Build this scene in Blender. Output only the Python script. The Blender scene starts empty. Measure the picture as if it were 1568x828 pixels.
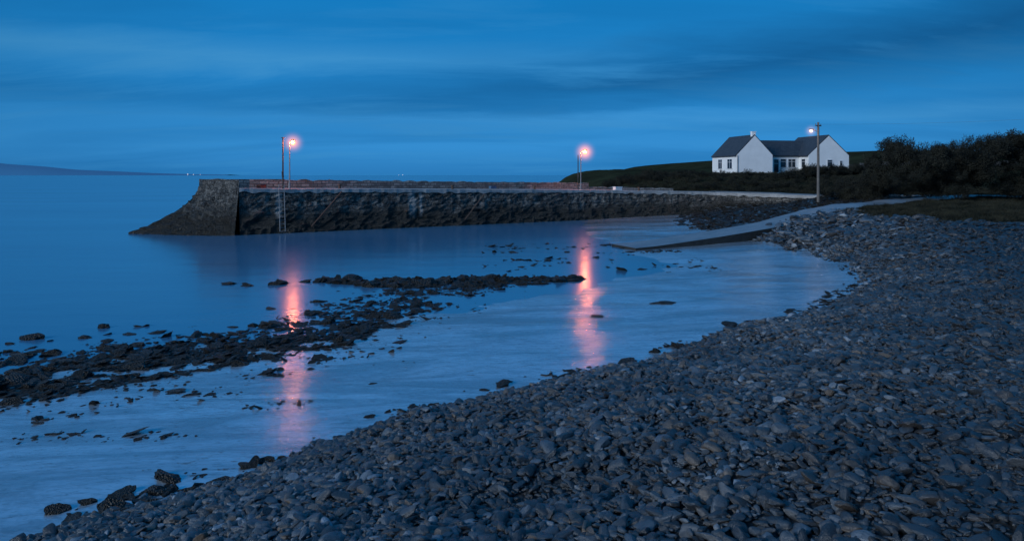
import bpy, bmesh, math, random
import numpy as np
from mathutils import Vector, noise as mn
random.seed(7); rng=np.random.default_rng(11)
S=bpy.context.scene
S.view_settings.view_transform='Standard'; S.view_settings.look='None'; S.view_settings.exposure=0

# ---------------------------------------------------------------- helpers
def link(o,parent=None):
    S.collection.objects.link(o)
    if parent: o.parent=parent
    return o
def empty(name,loc=(0,0,0),rz=0):
    e=bpy.data.objects.new(name,None); e.location=loc; e.rotation_euler=(0,0,rz); e.empty_display_size=.3
    return link(e)
def mesh(name,verts,faces,mat=None,parent=None,smooth=False):
    m=bpy.data.meshes.new(name); m.from_pydata([tuple(map(float,v)) for v in verts],[],faces); m.update()
    if mat: m.materials.append(mat)
    if smooth:
        for p in m.polygons: p.use_smooth=True
    return link(bpy.data.objects.new(name,m),parent)
def fromarr(name,V,F,mat):
    V=np.asarray(V,dtype=np.float32); F=np.asarray(F,dtype=np.int32)
    m=bpy.data.meshes.new(name); m.vertices.add(len(V)); m.vertices.foreach_set('co',V.ravel())
    k=F.shape[1]; m.loops.add(F.size); m.loops.foreach_set('vertex_index',F.ravel())
    m.polygons.add(len(F)); m.polygons.foreach_set('loop_start',np.arange(0,F.size,k,dtype=np.int32))
    m.update(calc_edges=True); m.validate()
    if mat: m.materials.append(mat)
    return m
def boxm(bm,c,s,rz=0,bev=0):
    r=bmesh.ops.create_cube(bm,size=1)
    vs=r['verts']; ca,sa=math.cos(rz),math.sin(rz)
    for v in vs:
        x,y,z=v.co.x*s[0],v.co.y*s[1],v.co.z*s[2]
        v.co=Vector((c[0]+x*ca-y*sa,c[1]+x*sa+y*ca,c[2]+z))
def cyl(bm,p0,p1,r0,r1=None,n=10):
    if r1 is None:r1=r0
    p0=Vector(p0);p1=Vector(p1);d=(p1-p0);q=d.to_track_quat('Z','Y')
    a=[];b=[]
    for i in range(n):
        t=2*math.pi*i/n;o=Vector((math.cos(t),math.sin(t),0))
        a.append(bm.verts.new(p0+q@(o*r0)));b.append(bm.verts.new(p1+q@(o*r1)))
    for i in range(n):
        j=(i+1)%n;bm.faces.new((a[i],a[j],b[j],b[i]))
    bm.faces.new(list(reversed(a)));bm.faces.new(b)
def bmobj(name,bm,mat,parent=None,bevel=0):
    m=bpy.data.meshes.new(name);bmesh.ops.recalc_face_normals(bm,faces=bm.faces);bm.to_mesh(m);bm.free();m.materials.append(mat)
    o=link(bpy.data.objects.new(name,m),parent)
    if bevel:
        md=o.modifiers.new('b','BEVEL');md.width=bevel;md.segments=2
    return o
def sst(a,b,x):
    t=np.clip((x-a)/(b-a),0,1);return t*t*(3-2*t)
_P=rng.random((256,256))
def vn(x,y):
    xi=np.floor(x).astype(int);yi=np.floor(y).astype(int);fx=x-xi;fy=y-yi
    fx=fx*fx*(3-2*fx);fy=fy*fy*(3-2*fy);g=lambda a,b:_P[a%256,b%256]
    return (g(xi,yi)*(1-fx)+g(xi+1,yi)*fx)*(1-fy)+(g(xi,yi+1)*(1-fx)+g(xi+1,yi+1)*fx)*fy
def fbm(x,y,o=4):
    s=0;a=1;t=0
    for i in range(o):
        s=s+a*vn(x*2**i+17.3*i,y*2**i+9.1*i);t+=a;a*=.5
    return s/t

# ---------------------------------------------------------------- material helper
class M:
    def __init__(s,name):
        s.m=bpy.data.materials.new(name);s.m.use_nodes=True;s.t=s.m.node_tree;s.b=s.t.nodes['Principled BSDF']
        s.tc=s.n('ShaderNodeTexCoord')
    def n(s,ty,**k):
        x=s.t.nodes.new(ty)
        for a,v in k.items(): setattr(x,a,v)
        return x
    def l(s,a,b): s.t.links.new(a,b)
    def val(s,sock,v):
        if hasattr(v,'is_output'): s.l(v,sock)
        else: sock.default_value=v
    def mapc(s,scale=(1,1,1),rot=(0,0,0),src='Object'):
        x=s.n('ShaderNodeMapping');s.l(s.tc.outputs[src],x.inputs[0]);x.inputs['Scale'].default_value=scale;x.inputs['Rotation'].default_value=rot
        return x.outputs[0]
    def noise(s,vec,scale=1,detail=5,rough=.55,dist=0):
        x=s.n('ShaderNodeTexNoise');s.l(vec,x.inputs['Vector']);x.inputs['Scale'].default_value=scale;x.inputs['Detail'].default_value=detail
        x.inputs['Roughness'].default_value=rough;x.inputs['Distortion'].default_value=dist;return x.outputs['Fac']
    def vor(s,vec,scale=1,out='Distance',feature='F1'):
        x=s.n('ShaderNodeTexVoronoi',feature=feature);s.l(vec,x.inputs['Vector']);x.inputs['Scale'].default_value=scale;return x.outputs[out]
    def ramp(s,fac,st):
        x=s.n('ShaderNodeValToRGB');s.l(fac,x.inputs[0]);e=x.color_ramp.elements
        while len(e)<len(st): e.new(.5)
        for i,(p,c) in enumerate(st):
            e[i].position=p;e[i].color=(c,c,c,1) if isinstance(c,(int,float)) else (*c,1)
        return x.outputs[0]
    def mix(s,f,a,b,bt='MIX'):
        x=s.n('ShaderNodeMix',data_type='RGBA',blend_type=bt)
        s.val(x.inputs[0],f)
        for k,v in ((6,a),(7,b)):
            if hasattr(v,'is_output'): s.l(v,x.inputs[k])
            else: x.inputs[k].default_value=(v,v,v,1) if isinstance(v,(int,float)) else (*v,1)
        return x.outputs[2]
    def math(s,op,a,b=0,clamp=False):
        x=s.n('ShaderNodeMath',operation=op,use_clamp=clamp);s.val(x.inputs[0],a);s.val(x.inputs[1],b);return x.outputs[0]
    def mr(s,v,a,b,c=0,d=1):
        x=s.n('ShaderNodeMapRange');s.l(v,x.inputs[0])
        for i,q in enumerate((a,b,c,d)): x.inputs[i+1].default_value=q
        return x.outputs[0]
    def bump(s,h,strength=.5,dist=.05,prev=None):
        x=s.n('ShaderNodeBump');s.l(h,x.inputs['Height']);x.inputs['Strength'].default_value=strength;x.inputs['Distance'].default_value=dist
        if prev: s.l(prev,x.inputs['Normal'])
        return x.outputs[0]
    def attr(s,name):
        x=s.n('ShaderNodeAttribute',attribute_name=name);return x.outputs['Fac']
    def set(s,**k):
        for a,v in k.items():
            sk=s.b.inputs[a.replace('_',' ')]
            if hasattr(v,'is_output'): s.l(v,sk)
            elif isinstance(v,tuple): sk.default_value=(*v,1)
            else: sk.default_value=v
        return s
def simple(name,c,rough=.6,var=.25,scale=3,bump=.3,metal=0):
    q=M(name);f=q.noise(q.mapc(),scale,6,.6)
    col=q.ramp(f,[(.3,tuple(x*(1-var) for x in c)),(.7,tuple(x*(1+var) for x in c))])
    q.set(Base_Color=col,Roughness=rough,Metallic=metal)
    q.l(q.bump(q.noise(q.mapc(),scale*6,4),bump,.01),q.b.inputs['Normal']);return q.m
def emit(name,c,st):
    q=M(name);q.set(Base_Color=c,Roughness=.4);q.b.inputs['Emission Color'].default_value=(*c,1);q.b.inputs['Emission Strength'].default_value=st
    return q.m

# ---------------------------------------------------------------- terrain height
coast=np.array([(-40,-80),(-20,-30),(-12,-4),(-9,4),(-5.8,8.8),(-3.8,11.1),(-2.2,12.7),(.2,15),(2.7,16.3),(4.9,18.4),(7.25,20.7),(10.3,23.2),(14.2,27.7),
 (16.5,31.3),(18.4,37.2),(18.2,42.7),(17,50),(16.5,64),(18.5,73),(21,82),(13,87),(6,93),(5,110),(3,135),(8,200),(60,420),(500,900),(1500,900),(1500,-80)],float)
def sdf(x,y):
    x=np.asarray(x,float);y=np.asarray(y,float);best=np.full(x.shape,1e9);ins=np.zeros(x.shape,bool)
    n=len(coast)
    for i in range(n):
        a=coast[i];b=coast[(i+1)%n];d=b-a;L=d@d
        t=np.clip(((x-a[0])*d[0]+(y-a[1])*d[1])/L,0,1)
        best=np.minimum(best,np.hypot(x-a[0]-t*d[0],y-a[1]-t*d[1]))
        c=((a[1]>y)!=(b[1]>y))
        if a[1]!=b[1]:
            ins^=c&(x<(b[0]-a[0])*(y-a[1])/(b[1]-a[1])+a[0])
    return np.where(ins,best,-best)
slipline=[(7.3,46.5),(14,49.2),(20,52),(27,56),(34,60.5),(42,66),(47,70)]
def beyond_slip(x,y):
    ly=np.interp(x,[p[0] for p in slipline],[p[1] for p in slipline]);return y-ly
def H(x,y,detail=True):
    x=np.asarray(x,float);y=np.asarray(y,float)
    d=sdf(x,y)+(fbm(x*.45,y*.45,3)-.5)*1.3
    A=3.0-.55*sst(18,45,y)
    land=.3+A*(1-np.exp(-np.maximum(d,0)/6.8))
    hb=sst(1,4,beyond_slip(x,y))*sst(38,30,x)*sst(84,79,y)
    land=land*(1-hb)+hb*np.minimum(land,.3+np.maximum(d,0)*.13)
    sea=.3+.030*np.minimum(d,0)+(fbm(x*.18+5,y*.18,3)-.5)*.12*sst(0,-4,d)+(fbm(x*.7+5,y*1.1,4)-.5)*.05*sst(0,-4,d)
    sea=np.maximum(sea,-2.5)
    z=np.where(d>0,land,sea)
    m=sst(0,10,d)
    hill=2.5*sst(80,103,y)+1.2*sst(118,170,y)+4.2*sst(48,80,x)*sst(105,150,y)
    z=z+m*hill*sst(6,22,x)+m*sst(84,98,y)*1.0*(1-sst(6,22,x))
    if detail: z=z+m*(fbm(x*.25,y*.25,4)-.5)*.5*sst(20,50,y)+(fbm(x*1.1,y*1.1,3)-.5)*.22*sst(0,2,d)
    return z

def cobmask(x,y,d):
    lim=8+24*sst(31,20,y)+ (fbm(x*.3+3,y*.3,3)-.5)*4
    return sst(-.25,.15,d+(fbm(x*1.7,y*1.7,3)-.5)*1.2)*(1-sst(lim,lim+2,d))*(1-sst(-.5,.5,beyond_slip(x,y))*(x>6))
bandA=[(-26,8.5,3.8),(-20,12.3,3.6),(-14,16.2,3.4),(-11.5,17.6,3.2),(-8.6,19.6,2.8),(-6.7,21.2,2.6),(-5.3,24.6,2.6),(-3.8,28.6,2.3),(-1.5,31.2,1.8),(2,33,.8)]
bandB=[(-8.6,32.3,.7),(-5.5,31.6,1.4),(-2,31.8,1.7),(1.2,32.2,1.1),(3.0,33,.5)]
def bmask(x,y,band):
    v=np.zeros(np.shape(x))
    for (ax,ay,aw),(bx,by,bw) in zip(band[:-1],band[1:]):
        dx,dy=bx-ax,by-ay;t=np.clip(((x-ax)*dx+(y-ay)*dy)/(dx*dx+dy*dy),0,1)
        w=aw+(bw-aw)*t;v=np.maximum(v,1-np.hypot(x-ax-t*dx,y-ay-t*dy)/w)
    return np.clip(v,0,1)
def weedmask(x,y):
    n=fbm(x*1.0+3,y*1.7,5)
    m=np.maximum(bmask(x,y,bandA),bmask(x,y,bandB)*1.2)
    r=np.clip(sst(.0,.2,m)*sst(.43,.52,n+.13*np.clip(m,0,1)),0,1)
    hb=sst(.3,2.5,beyond_slip(x,y))*sst(-1.5,1.5,sdf(x,y)+(n-.5)*5)*(x>8)*(y<84)*(x<44)
    return np.maximum(r,hb)

def axis(segs):
    o=[]
    for a,b,s in segs: o+=list(np.arange(a,b,s))
    return np.array(o+[segs[-1][1]])
gx=axis([(-400,-100,30),(-100,-30,3),(-30,-18,.6),(-18,24,.2),(24,60,.7),(60,120,3),(120,900,40)])
gy=axis([(-70,-4,3),(-4,8,.3),(8,36,.2),(36,70,.6),(70,125,1.1),(125,200,5),(200,880,40)])
X,Y=np.meshgrid(gx,gy);D=sdf(X,Y);Z=H(X,Y)
nx,ny=len(gx),len(gy)
V=np.stack([X.ravel(),Y.ravel(),Z.ravel()],1)
i=np.arange(nx*ny).reshape(ny,nx);F=np.stack([i[:-1,:-1].ravel(),i[:-1,1:].ravel(),i[1:,1:].ravel(),i[1:,:-1].ravel()],1)

g=M('ground_material')
wp=g.mapc()
cob=g.attr('cob');gr=g.attr('grass');wd=g.attr('weed')
s1=g.noise(g.mapc((.25,.9,1),(0,0,-.35)),1.0,4,.6,.6)
s2=g.noise(g.mapc((1.2,3.5,1),(0,0,-.5)),1.5,4,.65,.8)
s3=g.noise(g.mapc((.12,.5,1),(0,0,-.55)),1.0,6,.68,1.2)
s4=g.noise(g.mapc((2,6,1),(0,0,-.7)),2.2,3,.7,1.0)
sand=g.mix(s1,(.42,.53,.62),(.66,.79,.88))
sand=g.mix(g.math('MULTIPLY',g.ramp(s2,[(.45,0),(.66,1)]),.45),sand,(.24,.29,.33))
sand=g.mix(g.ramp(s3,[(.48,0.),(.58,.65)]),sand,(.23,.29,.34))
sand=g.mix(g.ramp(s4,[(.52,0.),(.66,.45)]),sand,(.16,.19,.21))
weedn=g.noise(wp,3.2,5,.65)
wet=g.ramp(g.noise(g.mapc((.3,1,1),(0,0,-.4)),.35,5,.55),[(.4,0),(.6,1)])
speck=g.ramp(g.noise(g.mapc((1,2.2,1),(0,0,-.3)),2.6,6,.75),[(.62,0),(.66,.85)])
speckm=g.ramp(g.noise(g.mapc(),.22,3,.5),[(.45,0),(.6,1)])
wf=g.math('MAXIMUM',g.math('MULTIPLY',wd,g.ramp(weedn,[(.36,0),(.46,1)])),g.math('MULTIPLY',speck,speckm))
c1=g.mix(wf,sand,g.mix(weedn,(.006,.006,.005),(.03,.026,.018)))
gv=g.vor(wp,22)
gc=g.mix(g.math('MULTIPLY',gv,1.2,True),(.05,.052,.055),(.008,.009,.010))
c2=g.mix(cob,c1,gc)
gn=g.noise(wp,1.2,6,.7);gn2=g.noise(wp,.12,4,.6)
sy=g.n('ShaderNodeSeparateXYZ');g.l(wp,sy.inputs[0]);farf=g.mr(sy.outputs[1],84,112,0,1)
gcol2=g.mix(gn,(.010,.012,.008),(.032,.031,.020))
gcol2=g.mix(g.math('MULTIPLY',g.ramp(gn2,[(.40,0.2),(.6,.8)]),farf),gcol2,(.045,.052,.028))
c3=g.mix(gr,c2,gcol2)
rs=g.mr(wet,0,1,.08,.22)
r1=g.mix(wf,rs,.5);r2=g.mix(cob,r1,.7);r3=g.mix(gr,r2,.95)
rip=g.math('ADD',g.math('MULTIPLY',s4,.40),g.math('ADD',g.math('MULTIPLY',s2,.30),g.math('MULTIPLY',s1,.3)))
bh=g.mix(cob,g.mix(wf,rip,weedn),g.math('MULTIPLY',gv,-1.0))
bh=g.mix(gr,bh,gn)
cover=g.math('MAXIMUM',g.math('MAXIMUM',cob,wf),gr)
io=g.math('SUBTRACT',1.75,g.math('MULTIPLY',cover,.25))
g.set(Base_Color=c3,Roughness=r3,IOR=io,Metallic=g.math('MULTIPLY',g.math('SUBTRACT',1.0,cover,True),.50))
g.l(g.bump(bh,.32,.05),g.b.inputs['Normal'])
sp=g.math('MULTIPLY',g.math('SUBTRACT',1.0,gr),.5);g.l(sp,g.b.inputs['Specular IOR Level'])
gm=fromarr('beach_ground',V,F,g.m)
cm_=cobmask(X,Y,D)
for p,(nm,arr) in enumerate((('cob',cm_),('grass',sst(.3,1.2,D)*(1-cm_)*(1-weedmask(X,Y))),('weed',weedmask(X,Y)))):
    a=gm.attributes.new(nm,'FLOAT','POINT');a.data.foreach_set('value',arr.ravel().astype(np.float32))
gm.polygons.foreach_set('use_smooth',np.ones(len(gm.polygons),bool))
link(bpy.data.objects.new('beach_ground',gm))

# ---------------------------------------------------------------- sea
w=M('sea_water')
n1=w.noise(w.mapc((.25,.6,1)),1.0,4,.5,.3);n2=w.noise(w.mapc((.02,.06,1)),1,4,.6)
wc=w.mix(n2,(.04,.16,.28),(.07,.23,.38))
w.set(Base_Color=wc,Roughness=w.mr(n2,.3,.7,.15,.22),IOR=1.8)
w.l(w.bump(n1,.18,.12),w.b.inputs['Normal'])
mesh('sea_water',[(-15000,-300,0),(15000,-300,0),(15000,14000,0),(-15000,14000,0)],[(0,1,2,3)],w.m)

# ---------------------------------------------------------------- stones
def rockmesh(name,mat,sub=3,flat=.5,cuts=9,nz=.12,seed=0,lo=.55,hi=.85,sharp=24,cutf=.9):
    r=random.Random(seed);bm=bmesh.new();bmesh.ops.create_icosphere(bm,subdivisions=sub,radius=1)
    pl=[]
    for k in range(cuts):
        v=Vector((r.gauss(0,1),r.gauss(0,1),r.gauss(0,1)*.8)).normalized();pl.append((v,r.uniform(lo,hi)))
    off=Vector((r.random()*50,r.random()*50,0))
    for v in bm.verts:
        for nrm,dd in pl:
            e=v.co.dot(nrm)-dd
            if e>0: v.co-=nrm*e*cutf
        v.co+=v.co.normalized()*(mn.noise(v.co*1.7+off)*nz+mn.noise(v.co*5+off)*nz*.25)
        v.co.z*=flat
    m=bpy.data.meshes.new(name);bm.to_mesh(m);bm.free();m.materials.append(mat)
    for p in m.polygons:p.use_smooth=True
    m.set_sharp_from_angle(angle=math.radians(sharp))
    return m
def srccol(name,meshes):
    c=bpy.data.collections.new(name)
    for k,m in enumerate(meshes):
        c.objects.link(bpy.data.objects.new('%s_%02d'%(name,k),m))
    return c
def scatter(name,P,SC,R,col,nvar):
    n=len(P);m=bpy.data.meshes.new(name);m.vertices.add(n);m.vertices.foreach_set('co',np.asarray(P,np.float32).ravel())
    a=m.attributes.new('scl','FLOAT_VECTOR','POINT');a.data.foreach_set('vector',np.asarray(SC,np.float32).ravel())
    a=m.attributes.new('rot','FLOAT_VECTOR','POINT');a.data.foreach_set('vector',np.asarray(R,np.float32).ravel())
    a=m.attributes.new('idx','INT','POINT');a.data.foreach_set('value',rng.integers(0,nvar,n).astype(np.int32))
    o=link(bpy.data.objects.new(name,m))
    t=bpy.data.node_groups.new(name,'GeometryNodeTree')
    t.interface.new_socket('Geometry',in_out='INPUT',socket_type='NodeSocketGeometry');t.interface.new_socket('Geometry',in_out='OUTPUT',socket_type='NodeSocketGeometry')
    gi=t.nodes.new('NodeGroupInput');go=t.nodes.new('NodeGroupOutput');ip=t.nodes.new('GeometryNodeInstanceOnPoints')
    ci=t.nodes.new('GeometryNodeCollectionInfo');ci.inputs['Collection'].default_value=col;ci.inputs['Separate Children'].default_value=True;ci.inputs['Reset Children'].default_value=True
    def na(nm,ty):
        x=t.nodes.new('GeometryNodeInputNamedAttribute');x.data_type=ty;x.inputs['Name'].default_value=nm
        return [q for q in x.outputs if q.enabled and q.name=='Attribute'][0]
    er=t.nodes.new('FunctionNodeEulerToRotation');L=t.links.new
    L(gi.outputs[0],ip.inputs['Points']);L(ci.outputs[0],ip.inputs['Instance']);ip.inputs['Pick Instance'].default_value=True
    L(na('idx','INT'),ip.inputs['Instance Index']);L(na('rot','FLOAT_VECTOR'),er.inputs[0]);L(er.outputs[0],ip.inputs['Rotation'])
    L(na('scl','FLOAT_VECTOR'),ip.inputs['Scale']);L(ip.outputs[0],go.inputs[0])
    md=o.modifiers.new('scatter','NODES');md.node_group=t
    return o
def stonemat(name,lo,hi,warm,rough,wetlo=.3):
    q=M(name);oi=q.n('ShaderNodeObjectInfo')
    base=q.ramp(oi.outputs['Random'],[(0,lo),(.3,tuple((a+b)/3 for a,b in zip(lo,hi))),(.58,hi),(.64,warm),(.74,tuple(x*.55 for x in warm)),(.80,lo),(.9,tuple(x*.8 for x in hi)),(1,tuple(min(1,x*2.5) for x in hi))])
    f=q.noise(q.mapc(),2.2,6,.65,.4);col=q.mix(q.ramp(f,[(.35,.5),(.7,0.0)]),base,lo)
    vein=q.ramp(q.noise(q.mapc((1,3,1)),3,3,.5,2),[(.485,0),(.5,.5),(.515,0)])
    col=q.mix(vein,col,tuple(min(.5,x*2) for x in hi))
    geo=q.n('ShaderNodeNewGeometry');nn=q.n('ShaderNodeTexNoise');q.l(geo.outputs['Position'],nn.inputs['Vector']);nn.inputs['Scale'].default_value=.4;nn.inputs['Detail'].default_value=5
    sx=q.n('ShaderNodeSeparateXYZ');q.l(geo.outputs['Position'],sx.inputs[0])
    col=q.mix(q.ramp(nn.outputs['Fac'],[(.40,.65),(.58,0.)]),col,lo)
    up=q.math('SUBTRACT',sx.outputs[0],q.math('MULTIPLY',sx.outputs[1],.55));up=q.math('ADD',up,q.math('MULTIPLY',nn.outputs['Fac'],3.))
    col=q.mix(q.mr(up,-.5,6.5,0,.8),col,tuple(x*.45 for x in lo))  # stones darken to the right: vignette shade put into their colour
    q.set(Base_Color=col,Roughness=q.mr(f,.3,.7,wetlo,rough),IOR=1.6)
    q.l(q.bump(q.noise(q.mapc(),7,4,.7),.4,.08),q.b.inputs['Normal']);return q.m
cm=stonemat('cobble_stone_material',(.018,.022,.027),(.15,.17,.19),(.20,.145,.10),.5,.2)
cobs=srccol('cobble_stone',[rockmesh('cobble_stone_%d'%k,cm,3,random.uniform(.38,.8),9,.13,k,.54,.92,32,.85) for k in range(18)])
def cand(x0,x1,y0,y1,dens):
    n=int((x1-x0)*(y1-y0)*dens);return rng.uniform(x0,x1,n),rng.uniform(y0,y1,n)
P=[];SCs=[];R=[]
for (x0,x1,y0,y1,dens,sz) in [(-10,9,-1,10,560,.0245),(-8,16,10,18,420,.0275),(-4,26,18,28,210,.038),(4,34,28,42,90,.055),(12,46,42,72,18,.10)]:
    x,y=cand(x0,x1,y0,y1,dens);d=sdf(x,y);cmk=cobmask(x,y,d);k=(rng.random(len(x))<cmk)&(cmk>.25)
    k&=(np.hypot(x,y)>1.0)&(x>-.9*y-8)
    x=x[k];y=y[k];z=H(x,y);n=len(x)
    s=sz*np.exp(rng.normal(0,.5,n));s=np.clip(s,.012,sz*3.2)
    big=rng.random(n)<.014;s=np.where(big,sz*rng.uniform(2.2,4.2,n),s)
    P.append(np.stack([x,y,z+s*.3+rng.uniform(0,.035,n)],1))
    SCs.append(np.stack([s*rng.uniform(1,1.8,n),s*rng.uniform(.75,1.1,n),s*rng.uniform(.65,1.05,n)],1))
    R.append(np.stack([rng.normal(0,.32,n),rng.normal(0,.32,n),rng.uniform(0,6.28,n)],1))
P=np.concatenate(P);SCs=np.concatenate(SCs);R=np.concatenate(R);print('COBBLES',len(P))
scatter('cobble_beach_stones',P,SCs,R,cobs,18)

# seaweed covered rocks
q=M('seaweed_rock_material');f=q.noise(q.mapc(),3,6,.7)
q.set(Base_Color=q.ramp(f,[(.3,(.004,.004,.004)),(.7,(.028,.022,.014))]),Roughness=q.mr(f,.3,.7,.4,.7));q.l(q.bump(q.vor(q.mapc(),7),.9,.15),q.b.inputs['Normal']);rm=q.m
rocks=srccol('weed_rock',[rockmesh('weed_rock_%d'%k,rm,3,random.uniform(.35,.7),7,.42,40+k) for k in range(8)])
def wscat(x,y,s,fl,drop=0):
    n=len(x);zz=np.maximum(H(x,y),-.03)
    return (np.stack([x,y,zz+s*.08-drop],1),np.stack([s*rng.uniform(1,2.1,n),s*rng.uniform(.8,1.2,n),s*fl*rng.uniform(.5,1.4,n)],1),np.stack([rng.normal(0,.25,n),rng.normal(0,.25,n),rng.uniform(0,6.28,n)],1))
L=[]
x,y=cand(-30,6,6,36,260);wm=weedmask(x,y);k=rng.random(len(x))<wm*.7;x=x[k];y=y[k]
s=np.clip(.038*np.exp(rng.normal(0,.55,len(x))),.012,.2);bB=bmask(x,y,bandB)>.12;s=np.where(bB,s*1.9,s)
L.append(wscat(x,y,s,np.where(bB,1.0,.5)))
x,y=cand(-30,6,6,36,4);wm=weedmask(x,y);k=rng.random(len(x))<wm*.8;x=x[k];y=y[k];L.append(wscat(x,y,rng.uniform(.1,.24,len(x)),.9))
x,y=cand(-30,5,6,36,40);bmk=bmask(x,y,[(a,b,c*1.6) for a,b,c in bandA]);k=(bmk>0)&(rng.random(len(x))<.35)&(fbm(x*1.3,y*2,4)>.5);x=x[k];y=y[k];L.append(wscat(x,y,.032*np.exp(rng.normal(0,.7,len(x))),.4))
for (x0,x1,y0,y1,dn,th,s0) in [(-2,11,35,50,14,.57,.03),(-14,-2,11,20,30,.62,.022)]:
    x,y=cand(x0,x1,y0,y1,dn);k=(fbm(x*.6+9,y*1.2,4)>th)&(sdf(x,y)<-.8);x=x[k];y=y[k];n=len(x)
    L.append(wscat(x,y,s0*np.exp(rng.normal(0,.7,n))*(1+.02*y),.3))
x,y=cand(8,44,48,82,14);d=sdf(x,y);k=(weedmask(x,y)>.5)&(beyond_slip(x,y)>2.2);x=x[k];y=y[k];L.append(wscat(x,y,.1*np.exp(rng.normal(0,.5,len(x))),.6))
# weed and dark stones along the foot of the cobble bank
x,y=cand(-8,20,7,44,30);d=sdf(x,y);k=(d>-.9)&(d<.25)&(fbm(x*.9+2,y*.9,3)>.52)&(beyond_slip(x,y)<0);x=x[k];y=y[k];L.append(wscat(x,y,.045*np.exp(rng.normal(0,.5,len(x))),.5))
scatter('seaweed_rocks',np.concatenate([a[0] for a in L]),np.concatenate([a[1] for a in L]),np.concatenate([a[2] for a in L]),rocks,8)
bl=[(-5.35,10.6,.34,.16,.12),(-5.3,10.15,.2,.16,.12),(-5.55,9.55,.26,.2,.17),(-4.6,9.98,.25,.2,.15),(-6.4,9.6,.17,.13,.1),(-6.1,9.85,.13,.1,.07),(-4.28,11.06,.16,.12,.08),(-4.05,11.25,.2,.13,.1),(-3.8,11.2,.15,.1,.09),
(-4.9,9.2,.2,.16,.12),(-5.1,8.9,.17,.13,.1),(-4.2,9.9,.2,.16,.14),(.9,15.4,.28,.16,.09),(.4,15.0,.16,.14,.1),(4.6,18.7,.25,.18,.16),(6.4,19.9,.3,.22,.2),(3.8,18.2,.15,.12,.1),(5.75,26,.5,.3,.07),(2.95,23.5,.3,.2,.06),
(-13,31.3,.35,.3,.2),(-11.95,30.9,.4,.28,.13),(-10.7,31.3,.45,.3,.22),(-9.7,31.9,.35,.2,.13),(-6.3,30.7,.5,.4,.42),(-7.5,31.6,.4,.3,.25),(-14.6,20.9,.35,.3,.22),(-13.4,22.4,.2,.2,.18),(-13.1,21,.25,.2,.13),(-15.6,19.6,.4,.3,.2),(-12.2,20.6,.25,.2,.12),(-11.3,21.6,.3,.2,.08)]
P=[];SC=[];R=[]
for a,b,sx,sy_,sz in bl:
    P.append((a,b,max(float(H(np.array([a]),np.array([b]))[0]),-.02)+sz*.1));SC.append((sx,sy_,sz*1.5));R.append((random.gauss(0,.12),random.gauss(0,.12),random.uniform(-.6,.6)))
scatter('shore_boulders',P,SC,R,rocks,8)

# ---------------------------------------------------------------- concrete / stone mats
def concrete(name,lo,hi,rough=.8):
    q=M(name);a=q.noise(q.mapc(),.6,6,.65);b=q.noise(q.mapc(),7,5,.7)
    c=q.mix(q.ramp(b,[(.4,.0),(.75,.6)]),q.ramp(a,[(.3,lo),(.7,hi)]),tuple(x*.5 for x in lo))
    q.set(Base_Color=c,Roughness=rough);q.l(q.bump(b,.5,.03),q.b.inputs['Normal']);return q.m
deckm=concrete('deck_concrete',(.24,.24,.23),(.46,.45,.43));slipm=concrete('slipway_concrete',(.15,.16,.165),(.30,.305,.31),.4)
roadm=concrete('road_surface_material',(.17,.175,.175),(.28,.28,.275),.7)
slipside=simple('weedy_concrete',(.02,.02,.018),.7,.5,3,.8)
q=M('pier_stone')
uv=q.tc.outputs['UV'];dn=q.n('ShaderNodeTexNoise');q.l(uv,dn.inputs['Vector']);dn.inputs['Scale'].default_value=1.1;dn.inputs['Detail'].default_value=4
vm=q.n('ShaderNodeVectorMath',operation='MULTIPLY_ADD');q.l(dn.outputs['Color'],vm.inputs[0]);vm.inputs[1].default_value=(.9,.75,0);q.l(uv,vm.inputs[2])
bt=q.n('ShaderNodeTexBrick');q.l(vm.outputs[0],bt.inputs['Vector']);bt.inputs['Scale'].default_value=1;bt.inputs['Brick Width'].default_value=.8;bt.inputs['Row Height'].default_value=.38
bt.inputs['Mortar Size'].default_value=.035;bt.inputs['Mortar Smooth'].default_value=.6;bt.inputs['Color1'].default_value=(.07,.07,.066,1);bt.inputs['Color2'].default_value=(.42,.39,.34,1);bt.inputs['Mortar'].default_value=(.02,.02,.02,1);bt.inputs['Bias'].default_value=-.15
sep=q.n('ShaderNodeSeparateXYZ');q.l(q.tc.outputs['Object'],sep.inputs[0])
suv=q.n('ShaderNodeSeparateXYZ');q.l(uv,suv.inputs[0])
big=q.noise(q.mapc(),.3,7,.7);fine=q.noise(q.mapc(),2.0,8,.8);fine2=q.noise(q.mapc(),6,5,.8)
st=q.n('ShaderNodeMapping');q.l(uv,st.inputs[0]);st.inputs['Scale'].default_value=(.8,.07,1);streak=q.noise(st.outputs[0],1,8,.8)
c=q.mix(q.ramp(big,[(.42,0.),(.6,.7)]),bt.outputs['Color'],(.075,.072,.066))
c=q.mix(q.ramp(streak,[(.54,0.),(.64,.75)]),c,(.50,.48,.44))
c=q.mix(q.ramp(streak,[(.36,.85),(.46,0.)]),c,(.015,.015,.015))
c=q.mix(q.ramp(fine,[(.46,0.),(.56,.8)]),c,(.018,.018,.016))
c=q.mix(q.ramp(fine2,[(.5,0.),(.62,.5)]),c,(.46,.44,.40))
zz=q.math('ADD',sep.outputs['Z'],q.math('MULTIPLY',q.math('SUBTRACT',big,.5),-3.2));zz=q.math('ADD',zz,q.math('MULTIPLY',q.math('SUBTRACT',fine,.5),1.8))
wl=q.mr(zz,1.3,2.2,1,0);c=q.mix(wl,c,q.mix(fine,(.005,.006,.005),(.055,.05,.038)))
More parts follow.
